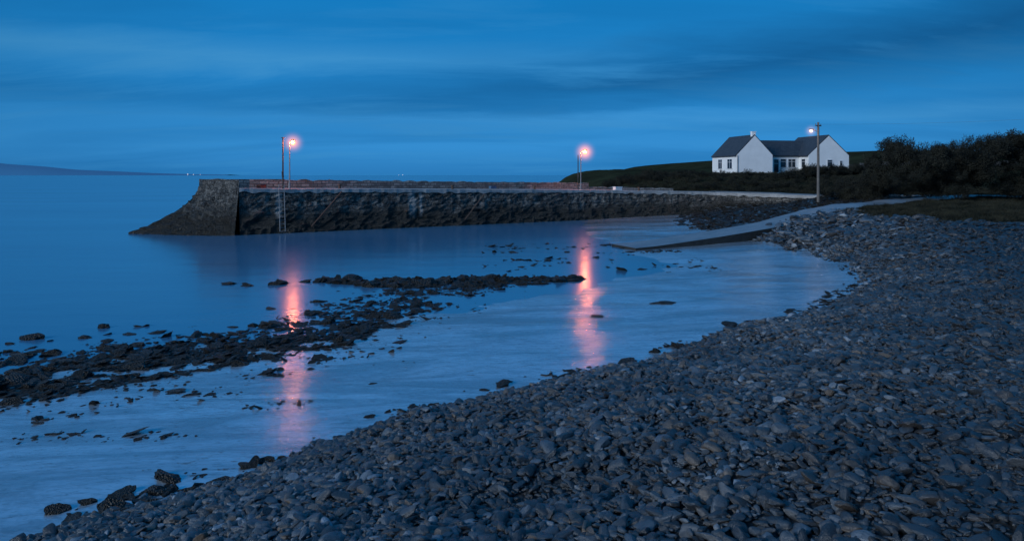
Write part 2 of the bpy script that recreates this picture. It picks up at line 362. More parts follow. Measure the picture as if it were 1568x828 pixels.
for sx_,wd_ in ((3.2,.35),(15.6,.5),(16.5,.2)):
    dx=q.math('ABSOLUTE',q.math('ADD',q.math('SUBTRACT',suv.outputs[0],sx_),q.math('MULTIPLY',q.math('SUBTRACT',fine,.5),.8)))
    mk=q.math('MULTIPLY',q.mr(dx,wd_*.4,wd_,.8,0),q.mr(suv.outputs[1],.8,1.8,0,1));c=q.mix(mk,c,(.55,.53,.5))
q.set(Base_Color=c,Roughness=q.mr(wl,0,1,.85,.5))
hh=q.math('ADD',q.math('MULTIPLY',bt.outputs['Fac'],-.8),q.math('ADD',q.math('MULTIPLY',fine,2.4),fine2));q.l(q.bump(hh,1.,.24),q.b.inputs['Normal']);pm=q.m

# ---------------------------------------------------------------- pier
pf=np.array([(-22.8,57,3.86),(-19.6,59,3.78),(-13,63.2,3.68),(-6,67.5,3.55),(1,71.8,3.42),(7.9,76,3.33),(15,79.6,3.12),(21.7,81.9,2.95),(25,82.2,2.85),(29,81.2,2.72),(34,78.5,2.6),(40,74.6,2.55),(46,71,2.75)])
def resample(p,step):
    p=np.asarray(p,float)
    out=[]
    for k in range(len(p)-1):
        p0=p[max(k-1,0)];p1=p[k];p2=p[k+1];p3=p[min(k+2,len(p)-1)];n=max(2,int(np.linalg.norm(p2-p1)/step))
        for j in range(n):
            t=j/n;out.append(.5*((2*p1)+(-p0+p2)*t+(2*p0-5*p1+4*p2-p3)*t*t+(-p0+3*p1-3*p2+p3)*t**3))
    out.append(p[-1]);return np.array(out)
pf=resample(pf,.3);n=len(pf)
tg=np.gradient(pf[:,:2],axis=0);tg/=np.linalg.norm(tg,axis=1)[:,None];nr=np.stack([-tg[:,1],tg[:,0]],1)
lc=np.array([-28.4,62.0])
sarc=np.concatenate([[0],np.cumsum(np.linalg.norm(np.diff(pf[:,:2],axis=0),axis=1))])
back=pf[:,:2]+nr*6.5
bl_=np.clip(1-sarc/9,0,1)[:,None]**1.5;back=back+bl_*(lc-(pf[0,:2]+nr[0]*6.5))
back=np.column_stack([back,pf[:,2]])
pier=empty('stone_pier',(0,0,0))
def strip(name,rows,mat,parent,uvs=None,closed=False,smooth=False):
    rows=[np.asarray(r,float) for r in rows];m=len(rows);k=len(rows[0])
    V=np.concatenate(rows);F=[]
    for a in range(m-1):
        for b in range(k-1):F.append((a*k+b,a*k+b+1,(a+1)*k+b+1,(a+1)*k+b))
    o=mesh(name,V,F,mat,parent,smooth)
    if uvs is not None:
        uvf=np.concatenate(uvs);l=o.data.uv_layers.new(name='UVMap')
        for lp in o.data.loops: l.data[lp.index].uv=uvf[lp.vertex_index]
    return o
rows=[];uvs=[];NH=22
for a in range(NH+1):
    t=a/NH;z=-1.2+(pf[:,2]-.28+1.2)*t
    off=.45*(1-t)
    dsp=np.array([mn.noise(Vector((s*.9,zz_*1.6,3)))*.2+mn.noise(Vector((s*2.2,zz_*4,9)))*.18 for s,zz_ in zip(sarc,z)])
    if a==NH: dsp=dsp*0-.02
    o2=(off+dsp)
    rows.append(np.column_stack([pf[:,0]-nr[:,0]*o2,pf[:,1]-nr[:,1]*o2,z]));uvs.append(np.column_stack([sarc,z]))
strip('front_wall',rows,pm,pier,uvs)
def coping(name,p,h,w,proud,mat,topoff=0):
    nn=nr[:len(p)]
    jj=np.array([mn.noise(Vector((s*1.9,4,5)))*.07 for s in sarc[:len(p)]])[:,None]
    A=p[:,:2]-nn*(proud+jj);B=p[:,:2]+nn*w
    z=p[:,2]+topoff
    jz=np.array([mn.noise(Vector((s*.7,0,5)))*.06 for s in sarc[:len(p)]])
    jh=np.array([mn.noise(Vector((s*1.3,8,5)))*.2 for s in sarc[:len(p)]])
    return strip(name,[np.column_stack([B,z-h]),np.column_stack([A,z-h+jh]),np.column_stack([A,z-.05+jz]),np.column_stack([A+nn*.06,z+jz]),np.column_stack([B,z+jz])],mat,pier)
coping('coping_edge',pf,.34,.55,.1,deckm,.05)
strip('deck',[pf+np.array([0,0,.0])+np.column_stack([nr*.5,np.zeros(n)]),np.column_stack([(pf[:,:2]+back[:,:2])/2,pf[:,2]+.05]),back],deckm,pier)
strip('back_wall',[back,np.column_stack([back[:,:2]+nr*.6,np.full(n,-1.2)])],pm,pier,[np.column_stack([sarc,back[:,2]]),np.column_stack([sarc,back[:,2]-5])])
def wallbox(name,a,nn,z0,h,w,mat,s,jag=.07):
    A=a[:,:2]-nn*w;B=a[:,:2]
    rr=[];uu=[]
    j=np.array([mn.noise(Vector((q_*1.3,1,7)))*jag*2 for q_ in s])
    for (pt,dz,u) in ((A,0,0),(A,h*.5,h*.5),(A,h,h),(B,h,h+w),(B,0,h*2+w)):
        rr.append(np.column_stack([pt,z0+dz+(j if dz==h else 0)]));uu.append(np.column_stack([s,np.full(len(s),u)+z0]))
    return strip(name,rr,mat,parent=pier,uvs=uu)
k1=int(np.argmin(np.abs(sarc-41)));k2=int(np.argmin(np.abs(sarc-52)))
q=M('parapet_stone');uvn=q.tc.outputs['UV'];bt=q.n('ShaderNodeTexBrick');q.l(uvn,bt.inputs['Vector']);bt.inputs['Scale'].default_value=1;bt.inputs['Brick Width'].default_value=.7;bt.inputs['Row Height'].default_value=.26
bt.inputs['Mortar Size'].default_value=.03;bt.inputs['Color1'].default_value=(.14,.14,.135,1);bt.inputs['Color2'].default_value=(.36,.35,.32,1);bt.inputs['Mortar'].default_value=(.07,.07,.07,1)
fn=q.noise(q.mapc(),2.5,8,.75);q.set(Base_Color=q.mix(q.ramp(fn,[(.42,0.),(.66,.8)]),bt.outputs['Color'],(.06,.06,.056)),Roughness=.9);q.l(q.bump(fn,.8,.08),q.b.inputs['Normal']);parm=q.m
wallbox('parapet',back[:k1],nr[:k1],back[:k1,2],.78,.6,parm,sarc[:k1])
wallbox('low_parapet',back[k1-1:k2],nr[k1-1:k2],back[k1-1:k2,2],.35,.6,parm,sarc[k1-1:k2])
e0=pf[0,:2];ev=lc-e0;eL=np.linalg.norm(ev);ed=ev/eL;eo=np.array([ed[1],-ed[0]]);
if eo@np.array([-1,-1])<0: eo=-eo
NS=80;NT=44;rows=[];uvs=[]
for a in range(NT+1):
    t=a/NT;z=-1.2+(4.62+1.2)*t;tt=max(0,min(1,(z-0)/4.2))
    r_=[];u_=[]
    for b in range(NS+1):
        s=b/NS;fl=5.6*(1-tt)**1.9*(s**.75)
        if z<0: fl=5.6*s**.75+(-z)*1.0
        base=e0+ed*eL*s+ed*fl*.12*s
        ns=mn.noise(Vector((s*9,z*1.3,2)))*.28+mn.noise(Vector((s*26,z*3.5,4)))*.36+mn.noise(Vector((s*50,z*7,4)))*.26
        ns*=min(1,.25+fl*.5+ (1-tt)*.6)
        off=fl+.45*(1-tt)*(1-s)+ns*(0 if b==0 else 1)
        p=base+eo*off - np.array([nr[0][0],nr[0][1]])*(.45*(1-t))*(1-s)
        r_.append((p[0],p[1],z+ns*.5*(0 if a==NT else 1)));u_.append((s*eL+30,z))
    rows.append(r_);uvs.append(np.array(u_))
strip('head_face',rows,pm,pier,uvs)
rows=[];uvs=[]
for a in range(11):
    t=a/10;z=-1.2+5.8*t;tt=max(0,min(1,z/4.2));fl=5.6*(1-tt)**1.9 if z>=0 else 5.6-z
    p0=lc+eo*fl+ed*fl*.12;rr=[]
    for b in range(21):
        s=b/20;kk=int(s*20);tgt=back[min(kk,n-1),:2]+nr[min(kk,n-1)]*.6*(1-t)
        rr.append((*(p0*(1-s)+tgt*s),z))
    rows.append(rr);uvs.append(np.column_stack([np.linspace(40,48,21),np.full(21,z)]))
strip('head_back_face',rows,pm,pier,uvs)
hp=np.array([e0+ed*eL*s_ for s_ in np.linspace(0,1,14)]);inn=-eo
rr=[np.column_stack([hp+inn*.0,np.full(14,4.62)]),np.column_stack([hp+inn*.7,np.full(14,4.60)]),np.column_stack([hp+inn*.7,np.full(14,3.8)])]
strip('head_parapet',rr,parm,pier,[np.column_stack([np.linspace(0,7,14),np.full(14,v)]) for v in (0,.7,1.5)])
P4=pf[0:5,:2]-nr[0:5]*.02;z4=4.6
Q4=P4+nr[0:5]*.6
strip('head_parapet_return',[np.column_stack([P4,pf[0:5,2]-.02]),np.column_stack([P4,np.full(5,z4)]),np.column_stack([Q4,np.full(5,z4)]),np.column_stack([Q4,pf[0:5,2]-.02])],parm,pier,[np.column_stack([sarc[0:5],np.full(5,v)]) for v in (0,.8,1.4,2.2)])
mesh('head_parapet_end',[(*P4[4],3.7),(*P4[4],z4),(*Q4[4],z4),(*Q4[4],3.7)],[(0,1,2,3)],parm,pier)

steel=simple('galvanised_steel',(.22,.23,.24),.5,.2,5,.2,.4);wood=simple('weathered_wood',(.13,.12,.11),.85,.3,6);dkwood=simple('dark_creosoted_wood',(.05,.045,.04),.85,.3,6)
rust=simple('rusty_iron',(.08,.05,.035),.8,.4,8)
def at(s):
    k=int(np.argmin(np.abs(sarc-s)));return k,pf[k],nr[k],tg[k]
k,p,nn,tt_=at(3.2);bm=bmesh.new()
for sg in (-.22,.22):
    b0=Vector((p[0]-nn[0]*.66+tt_[0]*(sg+.1),p[1]-nn[1]*.66+tt_[1]*(sg+.1),.2));b1=Vector((p[0]-nn[0]*.24+tt_[0]*(sg+.1),p[1]-nn[1]*.24+tt_[1]*(sg+.1),p[2]+.4));cyl(bm,b0,b1,.035,n=6)
for a in range(13):
    t=a/13;off=.66-.42*t;z=.2+(p[2]+.3)*t
    c0=[Vector((p[0]-nn[0]*off+tt_[0]*(sg+.1),p[1]-nn[1]*off+tt_[1]*(sg+.1),z)) for sg in (-.22,.22)];cyl(bm,c0[0],c0[1],.018,n=6)
bmobj('quay_ladder',bm,steel,pier)
bm=bmesh.new()
for (sa,za,sb,zb) in ((6.0,.5,8.8,3.5),(21,.6,23.4,3.1)):
    ka,pa,na_,_=at(sa);kb,pb,nb_,_=at(sb);cyl(bm,(pa[0]-na_[0]*.6,pa[1]-na_[1]*.6,za),(pb[0]-nb_[0]*.22,pb[1]-nb_[1]*.22,zb),.06,n=8)
bmobj('drain_pipes',bm,rust,pier)
for s_ in (8.8,20,30,44):
    k,p,nn,_=at(s_);b=Vector((p[0]+nn[0]*.35,p[1]+nn[1]*.35,p[2]+.03));bm=bmesh.new()
    cyl(bm,b,b+Vector((0,0,.3)),.13,.1,12);cyl(bm,b+Vector((0,0,.3)),b+Vector((0,0,.42)),.19,.15,12);bmobj('mooring_bollard',bm,rust)
crm=simple('dull_red_crate',(.16,.06,.04),.7);crb=simple('blue_plastic_crate',(.06,.13,.22),.6)
def crate(x,y,z,m,rz):
    bm=bmesh.new();L,W,Hh=.7,.42,.28
    boxm(bm,(0,0,.02),(L,W,.04))
    for a,b,sx,sy in ((0,W/2,L,.03),(0,-W/2,L,.03),(L/2,0,.03,W-.04),(-L/2,0,.03,W-.04)):
        boxm(bm,(a,b,Hh/2+.02),(sx,sy,Hh))
    for a,b in ((0,W/2+.02),(0,-W/2-.02)): boxm(bm,(a,b,Hh+.01),(L+.06,.05,.04))
    o=bmobj('fish_crate',bm,m);o.location=(x,y,z);o.rotation_euler=(0,0,rz)
for s_,o_,m_ in ((1.9,1.3,crm),(2.4,3.0,crb),(27,4.5,crb)):
    k,p,nn,_=at(s_);crate(p[0]+nn[0]*o_,p[1]+nn[1]*o_,p[2]+.06,m_,random.uniform(0,1.5))
k,p,nn,_=at(44.5)
bm=bmesh.new();boxm(bm,(0,0,.22),(.95,.5,.36));boxm(bm,(0,0,.43),(1.02,.57,.06));boxm(bm,(-.3,0,.02),(.12,.5,.04));boxm(bm,(.3,0,.02),(.12,.5,.04))
o=bmobj('white_storage_box',bm,simple('white_paint',(.75,.75,.74),.5,.05));o.location=(12.2,78.9,p[2]+.08);o.rotation_euler=(0,0,.5)

# ---------------------------------------------------------------- lamps
bulb=emit('sodium_bulb',(1.0,.225,.085),6500)
def diffuser(name,c,st,al_=.45):
    q=M(name);t=q.n('ShaderNodeBsdfTransparent');e=q.n('ShaderNodeEmission');e.inputs[0].default_value=(*c,1);e.inputs[1].default_value=st
    mx=q.n('ShaderNodeMixShader');mx.inputs[0].default_value=al_;q.l(t.outputs[0],mx.inputs[1]);q.l(e.outputs[0],mx.inputs[2])
    q.l(mx.outputs[0],q.t.nodes['Material Output'].inputs['Surface']);return q.m
def halo_mat(name,c,st):
    # lamp halo put in as a self-glowing volume, fading away from the bulb
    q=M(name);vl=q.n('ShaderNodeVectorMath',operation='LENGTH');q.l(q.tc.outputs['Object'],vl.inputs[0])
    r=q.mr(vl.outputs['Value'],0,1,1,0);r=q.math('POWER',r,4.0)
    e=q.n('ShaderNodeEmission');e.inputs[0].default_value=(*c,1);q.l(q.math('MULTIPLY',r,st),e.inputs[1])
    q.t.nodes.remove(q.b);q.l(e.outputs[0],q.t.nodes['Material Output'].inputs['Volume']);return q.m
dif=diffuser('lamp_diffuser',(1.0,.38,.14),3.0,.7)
hz_s=halo_mat('halo_glow_sodium',(1,.26,.04),3.2);hz_c=halo_mat('halo_glow_cool',(1,.55,.38),1.4)
def add_halo(e,c,rad,mat):
    bm=bmesh.new();bmesh.ops.create_icosphere(bm,subdivisions=3,radius=1);o=bmobj('lamp_halo',bm,mat,e);o.location=c;o.scale=(rad,rad,rad)  # glow sphere added round a lamp as its halo
def lamp(name,x,y,z,h,arm,pm_,em,dm,br=.07,dr=.2,r=.06,hr=1.35):
    e=empty(name,(x,y,z));bm=bmesh.new()
    cyl(bm,(0,0,0),(0,0,.5),r*1.7,r*1.5,12);cyl(bm,(0,0,.5),(0,0,h+.1),r,r*.7,12)
    pts=[Vector((arm[0]*t,arm[1]*t,h+.1+.12*math.sin(t*1.6))) for t in (0,.35,.7,1)]
    for a,b in zip(pts[:-1],pts[1:]): cyl(bm,a,b,r*.6,r*.55,8)
    bmobj('post',bm,pm_,e)
    bm=bmesh.new();c=pts[-1]
    bmesh.ops.create_uvsphere(bm,u_segments=14,v_segments=8,radius=1)
    for v in bm.verts:
        v.co=Vector((v.co.x*.24,v.co.y*.17,max(v.co.z,-.1)*.12))+c+Vector((0,0,.04))
    bmobj('lamp_hood',bm,steel,e)
    for nm,rr_,mm,dz in (('lamp_bulb',br,em,-.14),('lamp_globe',dr,dm,-.16)):
        bm=bmesh.new();bmesh.ops.create_uvsphere(bm,u_segments=20,v_segments=12,radius=rr_)
        for v in bm.verts: v.co=v.co+c+Vector((0,0,dz))
        o=bmobj(nm,bm,mm,e)
        for p_ in o.data.polygons:p_.use_smooth=True
    add_halo(e,c+Vector((0,0,-.15)),hr,hz_s)
    return e
lamp('street_lamp',-19.45,59.7,3.8,3.95,(.32,-.1),steel,bulb,dif)
lamp('street_lamp',7.75,76.9,3.36,4.15,(.45,-.1),steel,bulb,dif,br=.08,dr=.24,hr=1.7)
bm=bmesh.new();cyl(bm,(0,0,0),(0,0,4.5),.075,.06,10);boxm(bm,(0,0,4.45),(.3,.06,.06));cyl(bm,(0,0,1.0),(0,-.1,1.5),.09,.09,8)
o=bmobj('wooden_post',bm,dkwood);o.location=(-20.0,59.6,3.8)
bm=bmesh.new();cyl(bm,(0,0,0),(0,0,3.9),.06,.05,10);boxm(bm,(0,0,1.6),(.2,.1,.35))
o=bmobj('wooden_post',bm,dkwood);o.location=(7.45,77.0,3.36)

up=empty('utility_pole',(31.4,70,float(H([31.4],[70])[0])-.1));bm=bmesh.new();ht=10.4-up.location.z
cyl(bm,(0,0,0),(0,0,ht),.15,.1,12);boxm(bm,(0,0,ht-.35),(.9,.09,.1),.5)
for a in (-.4,0,.4): cyl(bm,(a*math.cos(.5),a*math.sin(.5),ht-.3),(a*math.cos(.5),a*math.sin(.5),ht-.15),.04,.03,8)
bmobj('pole',bm,wood,up)
bm=bmesh.new();cyl(bm,(0,0,ht-1.0),(-.6,-.15,ht-.75),.035,n=8);boxm(bm,(-.78,-.18,ht-.73),(.5,.2,.1),.25);bmobj('lamp_arm',bm,steel,up)
for nm,rr_,mm in (('lamp_bulb',.06,emit('cool_bulb',(1,.72,.6),200)),('lamp_globe',.17,diffuser('cool_diffuser',(1,.6,.45),2.2,.4))):
    bm=bmesh.new();bmesh.ops.create_uvsphere(bm,u_segments=14,v_segments=10,radius=rr_)
    for v in bm.verts:v.co+=Vector((-.82,-.19,ht-.9))
    bmobj(nm,bm,mm,up)
add_halo(up,Vector((-.82,-.19,ht-.9)),1.0,hz_c)
bm=bmesh.new();zt=10.2
def wire(a,b,sag):
    pts=[a.lerp(b,t/16)-Vector((0,0,sag*4*(t/16)*(1-t/16))) for t in range(17)]
    for p_,q_ in zip(pts[:-1],pts[1:]): cyl(bm,p_,q_,.006,n=5)
c=Vector((31.8,70.2,zt));wire(c,c+Vector((42,-22,2.2)),1.0)
wire(Vector((31.4,70,zt)),Vector((47.5,107.3,10.6)),.5)
bmobj('overhead_wires',bm,simple('grey_cable',(.08,.09,.1),.6))

# ---------------------------------------------------------------- roads
def ribbon(name,ctr,wid,mat,lift=.07,step=.5,sidemat=None):
    c=resample(ctr,step);t=np.gradient(c[:,:2],axis=0);t/=np.linalg.norm(t,axis=1)[:,None];nn=np.stack([-t[:,1],t[:,0]],1)
    rows=[]
    zs=[];offs=np.linspace(-wid/2,wid/2,9)
    for o_ in offs:
        p=c[:,:2]+nn*o_;zs.append(H(p[:,0],p[:,1]))
    zc=np.max(zs,axis=0);kk=np.ones(7)/7;zc=np.maximum(np.convolve(np.pad(zc,3,'edge'),kk,'valid'),zc)
    for o_,z in zip(offs,zs):
        p=c[:,:2]+nn*o_
        rows.append(np.column_stack([p,np.maximum(zc,c[:,2])+lift]))
    A=rows[0].copy();A[:,2]-=1.4;B=rows[-1].copy();B[:,2]-=1.4
    o=strip(name,[A]+rows+[B],mat,None)
    if sidemat:
        o.data.materials.append(sidemat);k=len(c)-1
        for p_ in o.data.polygons:
            if p_.index<k or p_.index>=9*k: p_.material_index=1
        m0=[tuple(r[0]) for r in [A]+rows+[B]]
        mesh(name+'_toe',m0,[tuple(range(len(m0)))],sidemat,o)
    return o
ribbon('coast_road',[(25,85.3,2.9),(30,84.6,2.8),(36,81.3,2.6),(42,76.5,2.6),(50,68,2.6),(60,60,2.6),(80,50,2.6),(120,40,2.6)],4.2,roadm,.06)
ribbon('slipway',[(7.6,46.6,.1),(9.5,47.4,.2),(14,49.2,.62),(20,52,1.25),(27,56,1.9),(34,60.5,2.4),(42,66,2.6),(47,70,2.6)],3.0,slipm,.06,.5,slipside)

# ---------------------------------------------------------------- vegetation
def leafm(name,lo,hi,farc=None):
    q=M(name);geo=q.n('ShaderNodeNewGeometry');nn=q.n('ShaderNodeTexNoise');q.l(geo.outputs['Position'],nn.inputs['Vector']);nn.inputs['Scale'].default_value=.9;nn.inputs['Detail'].default_value=4
    c=q.ramp(nn.outputs['Fac'],[(.35,lo),(.65,hi)])
    if farc:
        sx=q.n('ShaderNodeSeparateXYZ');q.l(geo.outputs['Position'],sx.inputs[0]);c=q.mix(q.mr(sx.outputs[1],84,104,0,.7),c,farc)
    q.set(Base_Color=c,Roughness=.85);q.b.inputs['Specular IOR Level'].default_value=.2;return q.m
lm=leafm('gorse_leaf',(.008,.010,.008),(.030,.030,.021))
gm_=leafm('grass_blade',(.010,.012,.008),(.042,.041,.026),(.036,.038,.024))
def bushmesh(name,seed,nl=1700,blobs=16):
    r=np.random.default_rng(seed);C=r.normal(0,.42,(blobs,3));C[:,2]=np.abs(C[:,2])*1.0+.15;C=np.clip(C,-.85,.95);RR=r.uniform(.24,.42,blobs)
    V=[];F=[]
    for k in range(nl):
        b=r.integers(blobs);d=r.normal(size=3);d/=np.linalg.norm(d);p=C[b]+d*RR[b]*r.uniform(.55,1.12)
        u=r.normal(size=3);u/=np.linalg.norm(u);v=np.cross(u,d)+1e-3;v/=np.linalg.norm(v);s=r.uniform(.03,.065)
        j=len(V);V+=[p-u*s,p+v*s*.5,p+u*s,p-v*s*.5];F.append((j,j+1,j+2,j+3))
    for k in range(70):
        b=r.integers(blobs);d=r.normal(size=3);d[2]=abs(d[2])+.6;d/=np.linalg.norm(d);p=C[b]+d*RR[b]*.8;q_=p+d*r.uniform(.1,.26);sd=np.cross(d,[1,.3,0]);sd/=np.linalg.norm(sd);j=len(V)
        V+=[p-sd*.02,p+sd*.02,q_+sd*.004,q_-sd*.004];F.append((j,j+1,j+2,j+3))
    return fromarr(name,V,F,lm)
bushes=srccol('gorse_bush',[bushmesh('gorse_bush_%d'%k,100+k) for k in range(6)])
def grassmesh(name,seed):
    r=np.random.default_rng(seed);V=[];F=[]
    for k in range(70):
        a=r.uniform(0,6.28);rad=r.uniform(0,.45);p=np.array([math.cos(a)*rad,math.sin(a)*rad,-.05]);h=r.uniform(.25,.75);l=r.normal(0,.16,2);w_=r.uniform(.014,.03);b=r.uniform(0,3.14);sd=np.array([math.cos(b),math.sin(b),0])*w_
        t=p+np.array([l[0]*1.3,l[1]*1.3,h]);j=len(V)
        V+=[p-sd,p+sd,t+sd*.1,t-sd*.1];F.append((j,j+1,j+2,j+3))
    return fromarr(name,V,F,gm_)
tufts=srccol('grass_tuft',[grassmesh('grass_tuft_%d'%k,200+k) for k in range(5)])
def placeb(name,pts):
    P=[];SC=[];R=[]
    for x,y,z,s in pts:
        P.append((x,y,z));k=random.uniform(.8,1.2);SC.append((s*random.uniform(.85,1.2),s*random.uniform(.85,1.2),s*k));R.append((random.gauss(0,.15),random.gauss(0,.15),random.uniform(0,6.28)))
    scatter(name,P,SC,R,bushes,6)
def hz(x,y): return float(H(np.array([x]),np.array([y]))[0])
pts=[]
for k in range(420):
    x=random.uniform(34.2,72);y=random.uniform(56,66)+(x-34)*.1
    top=8.2+.3*math.sin(x*.9)+.45*mn.noise(Vector((x*.35,0,1)))*2+.03*(x-34)
    if x<36.5: top-= (36.5-x)*.35
    if 38<x<40: top-=.35
    gz=hz(x,y);s=random.uniform(.75,1.3);z=gz+random.random()**.7*(top-gz-s*1.1);pts.append((x,y,max(gz-.2,z),s))
placeb('gorse_hedge',pts)
pts=[]
for k in range(110):
    t=random.random();x=38.5+13*t+random.gauss(0,.5);y=95+t*5+random.gauss(0,.8);s=random.uniform(.5,.95);pts.append((x,y,hz(x,y)+random.uniform(-.1,.55)*float(sst(0,.3,t)),s))
for k in range(150):
    t=random.random();x=34+16*t+random.gauss(0,1);y=68+t*22+random.gauss(0,1.6);s=random.uniform(.6,1.2);pts.append((x,y,hz(x,y)+random.uniform(-.2,.9),s))
for k in range(240):
    x=random.uniform(17,46);y=random.uniform(86,101);s=random.uniform(.3,.75);pts.append((x,y,hz(x,y)-.1,s))
placeb('gorse_bank',pts)
pts=[]
for k in range(170):
    t=random.random()**1.3;x=6.2+22*t+random.gauss(0,.5);y=93+t*10+random.gauss(0,1.6);s=random.uniform(.35,1.0)*(1.15-.4*t);pts.append((x,y,hz(x,y)-.15,s))
placeb('coastal_shrubs',pts)
x,y=cand(18,60,40,104,6);d=sdf(x,y);m=1-cobmask(x,y,d)
k=(d>3)&(rng.random(len(x))<m)&((y<104)|(x<30))&(weedmask(x,y)<.5);x=x[k];y=y[k]
def offline(x,y,ln,w):
    b=np.full(len(x),1e9)
    for (a0,a1),(b0,b1) in zip(ln[:-1],ln[1:]):
        dx,dy=b0-a0,b1-a1;t=np.clip(((x-a0)*dx+(y-a1)*dy)/(dx*dx+dy*dy),0,1);b=np.minimum(b,np.hypot(x-a0-t*dx,y-a1-t*dy))
    return b>w
k=offline(x,y,[(25,85.3),(30,84.6),(36,81.3),(42,76.5),(50,68),(60,60),(80,50)],2.5)&offline(x,y,slipline,1.8)&offline(x,y,[(-22,60),(7,79),(22,85),(30,84),(40,78),(46,74)],4.0)
x=x[k];y=y[k];n_=len(x);s=rng.uniform(.3,.75,n_)
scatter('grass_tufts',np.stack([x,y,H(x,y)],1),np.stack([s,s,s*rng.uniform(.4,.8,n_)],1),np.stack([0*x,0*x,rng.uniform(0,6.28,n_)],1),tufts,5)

# ---------------------------------------------------------------- house
al=math.radians(10.6);hs=empty('white_cottage',(34.6,105,5.3),al)
whitem=simple('whitewashed_render',(.82,.82,.80),.8,.06,.8,.25)
q=M('slate_roof');bt=q.n('ShaderNodeTexBrick');q.l(q.mapc((1,1,1)),bt.inputs['Vector']);bt.inputs['Scale'].default_value=1;bt.inputs['Brick Width'].default_value=.35;bt.inputs['Row Height'].default_value=.25;bt.inputs['Mortar Size'].default_value=.012
bt.inputs['Color1'].default_value=(.035,.04,.048,1);bt.inputs['Color2'].default_value=(.06,.064,.072,1);bt.inputs['Mortar'].default_value=(.015,.015,.015,1);q.set(Base_Color=bt.outputs['Color'],Roughness=.6);slate=q.m
glass=M('window_glass').set(Base_Color=(.02,.03,.04),Roughness=.08).m;frame=simple('window_frame_paint',(.7,.7,.7),.5,.05)
fasc=simple('grey_fascia',(.12,.12,.13),.6)
def vol(name,x0,x1,y0,y1,ev,rg,axis_):
    z0=-.8
    if axis_=='y':
        xm=(x0+x1)/2;v=[(x0,y0,z0),(x1,y0,z0),(x1,y0,ev),(xm,y0,rg),(x0,y0,ev),(x0,y1,z0),(x1,y1,z0),(x1,y1,ev),(xm,y1,rg),(x0,y1,ev)]
    else:
        ym=(y0+y1)/2;v=[(x0,y1,z0),(x0,y0,z0),(x0,y0,ev),(x0,ym,rg),(x0,y1,ev),(x1,y1,z0),(x1,y0,z0),(x1,y0,ev),(x1,ym,rg),(x1,y1,ev)]
    mesh(name+'_walls',v,[(0,1,2,3,4),(9,8,7,6,5),(0,4,9,5),(1,6,7,2)],whitem,hs)
def roof(name,x0,x1,y0,y1,ev,rg,axis_,ovx=.12,th=.14,ovr=.25):
    v=[];f=[]
    if axis_=='y': c=(x0+x1)/2;half=(x1-x0)/2;sl=(rg-ev)/half
    else: c=(y0+y1)/2;half=(y1-y0)/2;sl=(rg-ev)/half
    for sg in (-1,1):
        a=(c,rg+.03);b=(c+sg*(half+ovr),rg+.03-(half+ovr)*sl)
        j=len(v)
        for e in ((y0-ovx,y1+ovx) if axis_=='y' else (x0-ovx,x1+ovx)):
            for (h_,z_) in (a,b,(b[0],b[1]+th),(a[0],a[1]+th)):
                v.append((h_,e,z_) if axis_=='y' else (e,h_,z_))
        f+=[(j,j+1,j+2,j+3),(j+7,j+6,j+5,j+4),(j,j+4,j+5,j+1),(j+1,j+5,j+6,j+2),(j+2,j+6,j+7,j+3)]
    mesh(name+'_roof',v,f,slate,hs)
vol('left_wing',0,6,0,8,2.8,5.8,'y');roof('left_wing',0,6,0,8,2.8,5.8,'y',-.02)
vol('middle',5.9,12.3,2.5,8.5,2.8,5.2,'x');roof('middle',3.8,15.2,2.5,8.5,2.8,5.2,'x',0)
vol('right_wing',12.2,19.3,0,8.2,2.8,5.9,'y');roof('right_wing',12.2,19.3,0,8.2,2.8,5.9,'y',-.02)
bm=bmesh.new();boxm(bm,(3,.5,6.0),(.6,.5,.7));boxm(bm,(3,.5,6.39),(.72,.62,.1));bmobj('chimney',bm,whitem,hs)
def window(cx,cy,cz,w_,h_,face,door=False):
    e=bpy.data.objects.new('window' if not door else 'door',None);link(e,hs);e.location=(cx,cy,cz);e.rotation_euler=(0,0,0 if face=='f' else -math.pi/2)
    bm=bmesh.new();boxm(bm,(0,-.012,0),(w_,.02,h_));bmobj('pane',bm,glass,e)
    bm=bmesh.new();t=.07
    boxm(bm,(0,-.03,h_/2),(w_+t*2,.06,t));boxm(bm,(0,-.05,-h_/2-.02),(w_+.3,.12,.07))
    for sx in (-w_/2,w_/2): boxm(bm,(sx,-.03,-.0),(t,.055,h_-t))
    nb=max(1,round(w_/.7))
    for k in range(1,nb): boxm(bm,(-w_/2+w_*k/nb,-.028,0),(.05,.05,h_-t))
    boxm(bm,(0,-.026,h_*.18),(w_-t,.044,.045))
    bmobj('frame',bm,frame,e)
window(0,2.2,1.45,1.5,1.5,'l');window(0,5.3,1.45,1.3,1.5,'l')
for cx,w_ in ((7.0,.9),(9.4,1.0),(10.9,1.3)): window(cx,2.5,1.6,w_,1.35,'f')
window(8.15,2.5,1.15,.9,2.1,'f',True)
window(12.2,1.3,1.6,1.0,1.3,'l');window(15.9,0,1.55,.9,1.1,'f');window(17.9,0,1.55,.5,.8,'f')
bm=bmesh.new();cyl(bm,(.1,-.06,0),(.1,-.06,2.7),.04,n=8);cyl(bm,(6.15,2.4,0),(6.15,2.4,2.7),.04,n=8);bmobj('downpipes',bm,fasc,hs)
bm=bmesh.new()
for k in range(40):
    x0=55+k*1.0;y0=128-k*.15;boxm(bm,(x0,y0,hz(x0,y0)+.35),(1.05,.5,.9+.15*math.sin(k*2.1)),.1)
bmobj('field_stone_wall',bm,parm)

